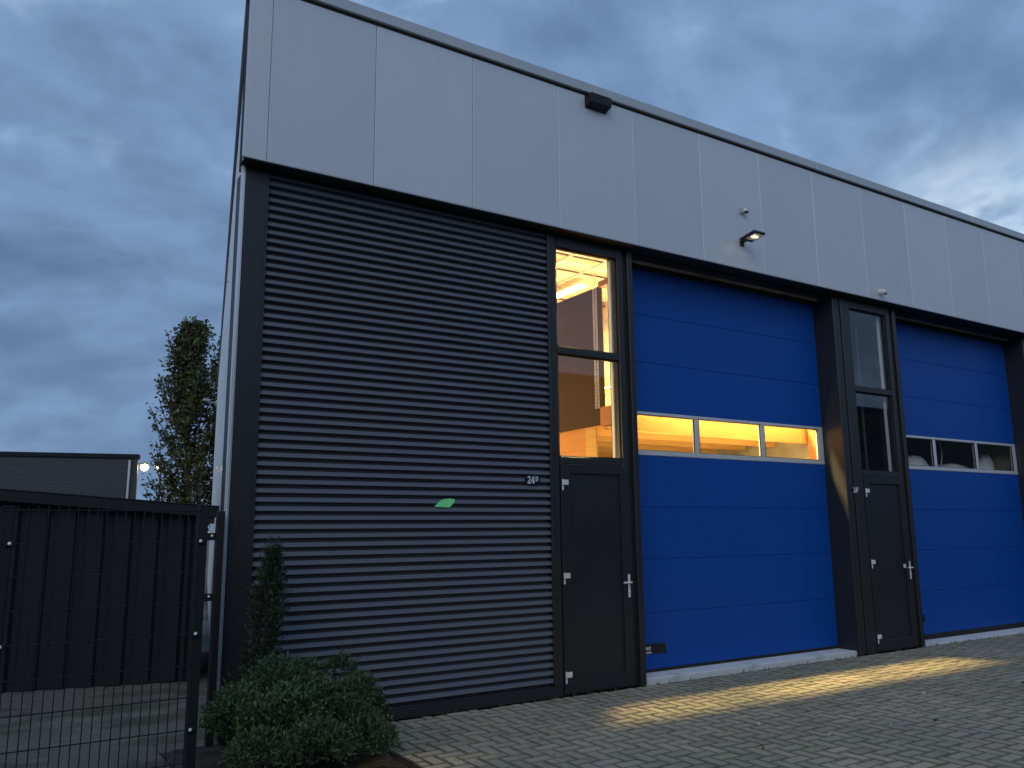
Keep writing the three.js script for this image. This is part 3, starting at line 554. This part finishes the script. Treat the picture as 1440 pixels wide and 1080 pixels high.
// ------------------------------------------------------------------ plants
const vleaf = (o = {}) => std(C(1, 1, 1), 0.6, { vertexColors: true, side: THREE.DoubleSide, ...o });
const V = (x, y, z) => new THREE.Vector3(x, y, z);
function leafQuad(b, p, d, side, len, wid, col) { // a kite-shaped leaf
  const m = p.clone().addScaledVector(d, len * 0.45), e = p.clone().addScaledVector(d, len), l = m.clone().addScaledVector(side, wid / 2), r = m.clone().addScaledVector(side, -wid / 2);
  b.quad(p.toArray(), r.toArray(), e.toArray(), l.toArray(), null, col);
}
const randDir = () => { const z = rr(-1, 1), a = rr(0, 6.2832), s = Math.sqrt(1 - z * z); return V(s * Math.cos(a), z, s * Math.sin(a)); };
function poplar(x, z, H, R, nb, label, s0) {
  seed = s0;
  const t = thing('poplar_tree', label, 'tree', [x, 0, z]), b = new Buf(), limbs = [];
  const tr = new THREE.CylinderGeometry(0.03, 0.16, H * 0.93, 10, 6); tr.translate(0, H * 0.465, 0); const tp = tr.attributes.position; for (let i = 0; i < tp.count; i++) { const y = tp.getY(i); tp.setX(i, tp.getX(i) + 0.10 * Math.sin(y * 0.7)); tp.setZ(i, tp.getZ(i) + 0.07 * Math.cos(y * 0.9)); }
  part('trunk', tr, M.bark, t);
  const prof = h => { const q = h / H; return R * (q < 0.34 ? mix(0.95, 1, q / 0.34) : Math.pow(Math.max(0, 1 - (q - 0.34) / 0.70), 0.60)); };
  for (let i = 0; i < nb; i++) {
    const h0 = Math.pow(rnd(), 0.85) * H * 0.84 + H * 0.10, a = rr(0, 6.2832), reach = prof(h0 + 0.5) * rr(0.35, 1.12), L = Math.min(rr(0.7, 1.7) * (0.5 + reach / R), (H - h0) * rr(0.7, 0.98)), start = V(0.1 * Math.sin(h0 * 0.7), h0, 0), out = V(Math.cos(a), 0, Math.sin(a));
    const pts = [start, start.clone().addScaledVector(out, reach * 0.6).add(V(0, L * 0.3, 0)), start.clone().addScaledVector(out, reach).add(V(0, L, 0))];
    const cur = new THREE.QuadraticBezierCurve3(...pts); limbs.push(new THREE.TubeGeometry(cur, 4, 0.014, 4));
    const n = 26 + Math.floor(rnd() * 36);
    for (let k = 0; k < n; k++) {
      const p = cur.getPoint(0.25 + 0.75 * Math.pow(rnd(), 0.7)).add(randDir().multiplyScalar(0.22 * Math.pow(rnd(), 0.6)));
      if (p.y > H) p.y = H - rnd() * 0.4;
      const d = randDir(); d.y = d.y * 0.6 - 0.25; d.normalize(); const s = randDir().cross(d).normalize(), q = rnd();
      const col = q < 0.72 ? [rr(0.045, 0.075), rr(0.058, 0.09), rr(0.015, 0.026)] : q < 0.95 ? [rr(0.08, 0.12), rr(0.09, 0.12), rr(0.015, 0.028)] : [rr(0.11, 0.14), rr(0.09, 0.11), 0.02];
      const sz = rr(0.09, 0.17); leafQuad(b, p, d, s, sz, sz * 0.75, col);
    }
  }
  part('limbs', mergeGeometries(limbs.map(norm)), M.bark, t); const cr = part('crown', b.geo(), vleaf(), t); cr.userData.kind = 'stuff';
}
poplar(3.95, -22.7, 9.15, 1.5, 300, 'tall slender poplar standing beyond the shed', 777);
poplar(5.4, -23.6, 8.9, 1.0, 150, 'thinner poplar mostly hidden behind the side wall', 4242);
{ // spreading juniper-like shrub in the bed
  seed = 99;
  const t = thing('juniper_shrub', 'bushy low dark green shrub in the bed beside the fence', 'shrub', [0.24, 0, 1.12]), b = new Buf(), st = [];
  const lobes = []; for (let i = 0; i < 26; i++) { const a = rr(0, 6.28), q = Math.sqrt(rnd()); lobes.push([q * Math.cos(a) * 0.47, 0.12 + rr(0.05, 0.46) * (1.05 - q * 0.55), q * Math.sin(a) * 0.62, rr(0.16, 0.27)]); }
  lobes.push([0.30, 0.22, 0.62, 0.24], [0.40, 0.20, 0.42, 0.20], [-0.05, 0.24, 0.72, 0.24], [0.46, 0.14, 0.12, 0.17], [-0.36, 0.22, 0.5, 0.2], [0.25, 0.36, 0.45, 0.2]);
  lobes.push([0.44, 0.60, -0.2, 0.13], [-0.1, 0.56, 0.1, 0.17], [0.50, 0.32, 0.1, 0.15], [0.15, 0.56, -0.15, 0.16], [-0.42, 0.46, 0.1, 0.18], [0.4, 0.5, 0.25, 0.16]);
  for (const [lx, ly, lz, lr] of lobes) {
    st.push(bar([lx * 0.25, 0.02, lz * 0.25], [lx, ly, lz], 0.008, 5));
    const tone = rnd();
    const n = Math.floor(300 * (lr / 0.2) ** 2);
    for (let k = 0; k < n; k++) {
      const d = randDir(); d.y = Math.abs(d.y) * 0.9 + d.y * 0.1 + 0.12; d.normalize();
      const p = V(lx, ly, lz).addScaledVector(d, lr * (0.45 + 0.55 * Math.sqrt(rnd())));
      if (p.y < 0.02) continue;
      const g = d.clone().add(randDir().multiplyScalar(0.55)).add(V(0, 0.25, 0)).normalize();
      const L = rr(0.035, 0.075), tip = rnd();
      for (let q = 0; q < 5; q++) {
        const base = p.clone().addScaledVector(g, L * q / 5), ld = g.clone().add(randDir().multiplyScalar(0.75)).normalize(), s = randDir().cross(ld).normalize();
        const f = 0.75 + 0.5 * tone, c = [rr(0.040, 0.066) * f, rr(0.070, 0.105) * f, rr(0.026, 0.040) * f]; if (tip > 0.93) { c[0] *= 1.7; c[1] *= 1.5; }
        leafQuad(b, base, ld, s, rr(0.022, 0.044), rr(0.010, 0.019), c);
      }
    }
  }
  for (let i = 0; i < 170; i++) { // longer shoots that stand out of the mound
    const [lx, ly, lz, lr] = lobes[Math.floor(rnd() * lobes.length)], d = randDir(); d.y = Math.abs(d.y) * 0.8 + 0.35; d.normalize();
    const p0 = V(lx, ly, lz).addScaledVector(d, lr * 0.8), g = d.clone().add(randDir().multiplyScalar(0.4)).normalize(), L = rr(0.06, 0.17), f = rr(0.8, 1.6);
    st.push(bar(p0.toArray(), p0.clone().addScaledVector(g, L).toArray(), 0.0022, 4));
    for (let k = 0; k < 13; k++) { const ld = g.clone().multiplyScalar(0.8).add(randDir().multiplyScalar(0.8)).normalize(); leafQuad(b, p0.clone().addScaledVector(g, L * k / 12), ld, randDir().cross(ld).normalize(), rr(0.018, 0.036), rr(0.008, 0.014), [rr(0.05, 0.08) * f, rr(0.075, 0.11) * f, rr(0.028, 0.04) * f]); }
  }
  part('stems', st, M.bark, t); const f = part('foliage', b.geo(), vleaf(), t); f.userData.kind = 'stuff';
}
{ // narrow conifer at the corner column
  seed = 555;
  const t = thing('slim_conifer', 'narrow dark conifer standing at the foot of the corner column', 'conifer', [0.20, 0, 0.36]), b = new Buf(), st = [bar([0, 0, 0], [0.05, 1.0, 0], 0.016, 6), bar([0.05, 1.0, 0], [0.09, 1.6, -0.02], 0.007, 5)];
  for (let i = 0; i < 900; i++) {
    const h = Math.pow(rnd(), 0.85) * 1.56, q = h / 1.62, a = rr(0, 6.28), R = 0.245 * Math.pow(1 - q, 0.5) * (0.5 + 1.0 * fbm(h * 4 + 3, a * 0.9, 3)), rad = R * Math.sqrt(rr(0.2, 1));
    const cx = 0.10 * q - 0.01, p0 = V(cx + Math.cos(a) * rad * 0.35, h - 0.06, Math.sin(a) * rad * 0.35), d = V(Math.cos(a), rr(0.9, 2.0), Math.sin(a)).normalize();
    const L = rr(0.10, 0.20) * (0.6 + 0.5 * (1 - q));
    for (let k = 0; k < 12; k++) {
      const p = V(cx + Math.cos(a) * rad, h, Math.sin(a) * rad).lerp(p0, 1 - k / 12).addScaledVector(d, L * (k / 12) * 0.55); const ld = d.clone().add(randDir().multiplyScalar(0.6)).normalize(), s = randDir().cross(ld).normalize();
      const f = rr(0.7, 1.2); leafQuad(b, p, ld, s, rr(0.022, 0.04), rr(0.008, 0.014), [0.030 * f, 0.046 * f, 0.018 * f]);
    }
  }
  for (let i = 0; i < 22; i++) { const p = V(0.10 + rr(-0.06, 0.06), 1.48 + rr(0, 0.16), rr(-0.03, 0.03)); for (let k = 0; k < 4; k++) leafQuad(b, p.clone().add(V(0, k * 0.016, 0)), V(rr(-0.5, 0.5), 1, rr(-0.5, 0.5)).normalize(), randDir(), 0.035, 0.010, [0.03, 0.045, 0.018]); }
  part('trunk', st, M.bark, t); const f = part('foliage', b.geo(), vleaf(), t); f.userData.kind = 'stuff';
}
// bits of litter and dead leaves on the paving
{
  seed = 31;
  const bit = (x, z, s, m, name, label, cat, group) => { const g = new THREE.IcosahedronGeometry(s, 1), p = g.attributes.position; const q = rnd() * 9; for (let i = 0; i < p.count; i++) { const k = 0.7 + 0.6 * vnoise(p.getX(i) / s * 1.3 + q, p.getZ(i) / s * 1.3 + p.getY(i) / s); p.setXYZ(i, p.getX(i) * k * 1.2, Math.max(-s * 0.3, p.getY(i) * k * 0.5), p.getZ(i) * k); } g.computeVertexNormals(); g.translate(x, s * 0.3, z); single(name, g, m, label, cat, group); };
  for (const [x, z, s, l] of [[6.62, 1.98, 0.016, 'pale litter scrap on the pavers, the one farthest right beyond the lit strip'], [4.15, 1.98, 0.013, 'larger of two close pale litter scraps at the near edge of the lit strip'], [4.20, 1.93, 0.010, 'smaller of two close pale litter scraps at the near edge of the lit strip'], [4.35, 2.55, 0.010, 'lone pale litter scrap nearest the viewer on the dark pavers'], [5.1, 2.62, 0.009, 'tiny pale litter scrap on the dark pavers, second from the right']]) bit(x, z, s, M.white, 'litter_scrap', l, 'litter', 'pale litter scraps on the pavers');
  const lm = std(C(0.04, 0.028, 0.016), 0.9);
  for (const [x, z, s, l] of [[8.05, 2.25, 0.018, 'dark dead leaf on the pavers at the far right'], [5.55, 2.75, 0.016, 'dark dead leaf in the middle of the right hand pavers'], [3.55, 2.55, 0.012, 'small dark dead leaf on the pavers, nearest and leftmost']]) bit(x, z, s, lm, 'dead_leaf', l, 'leaf', 'dead leaves on the pavers');
}
renderer.render(scene, camera);
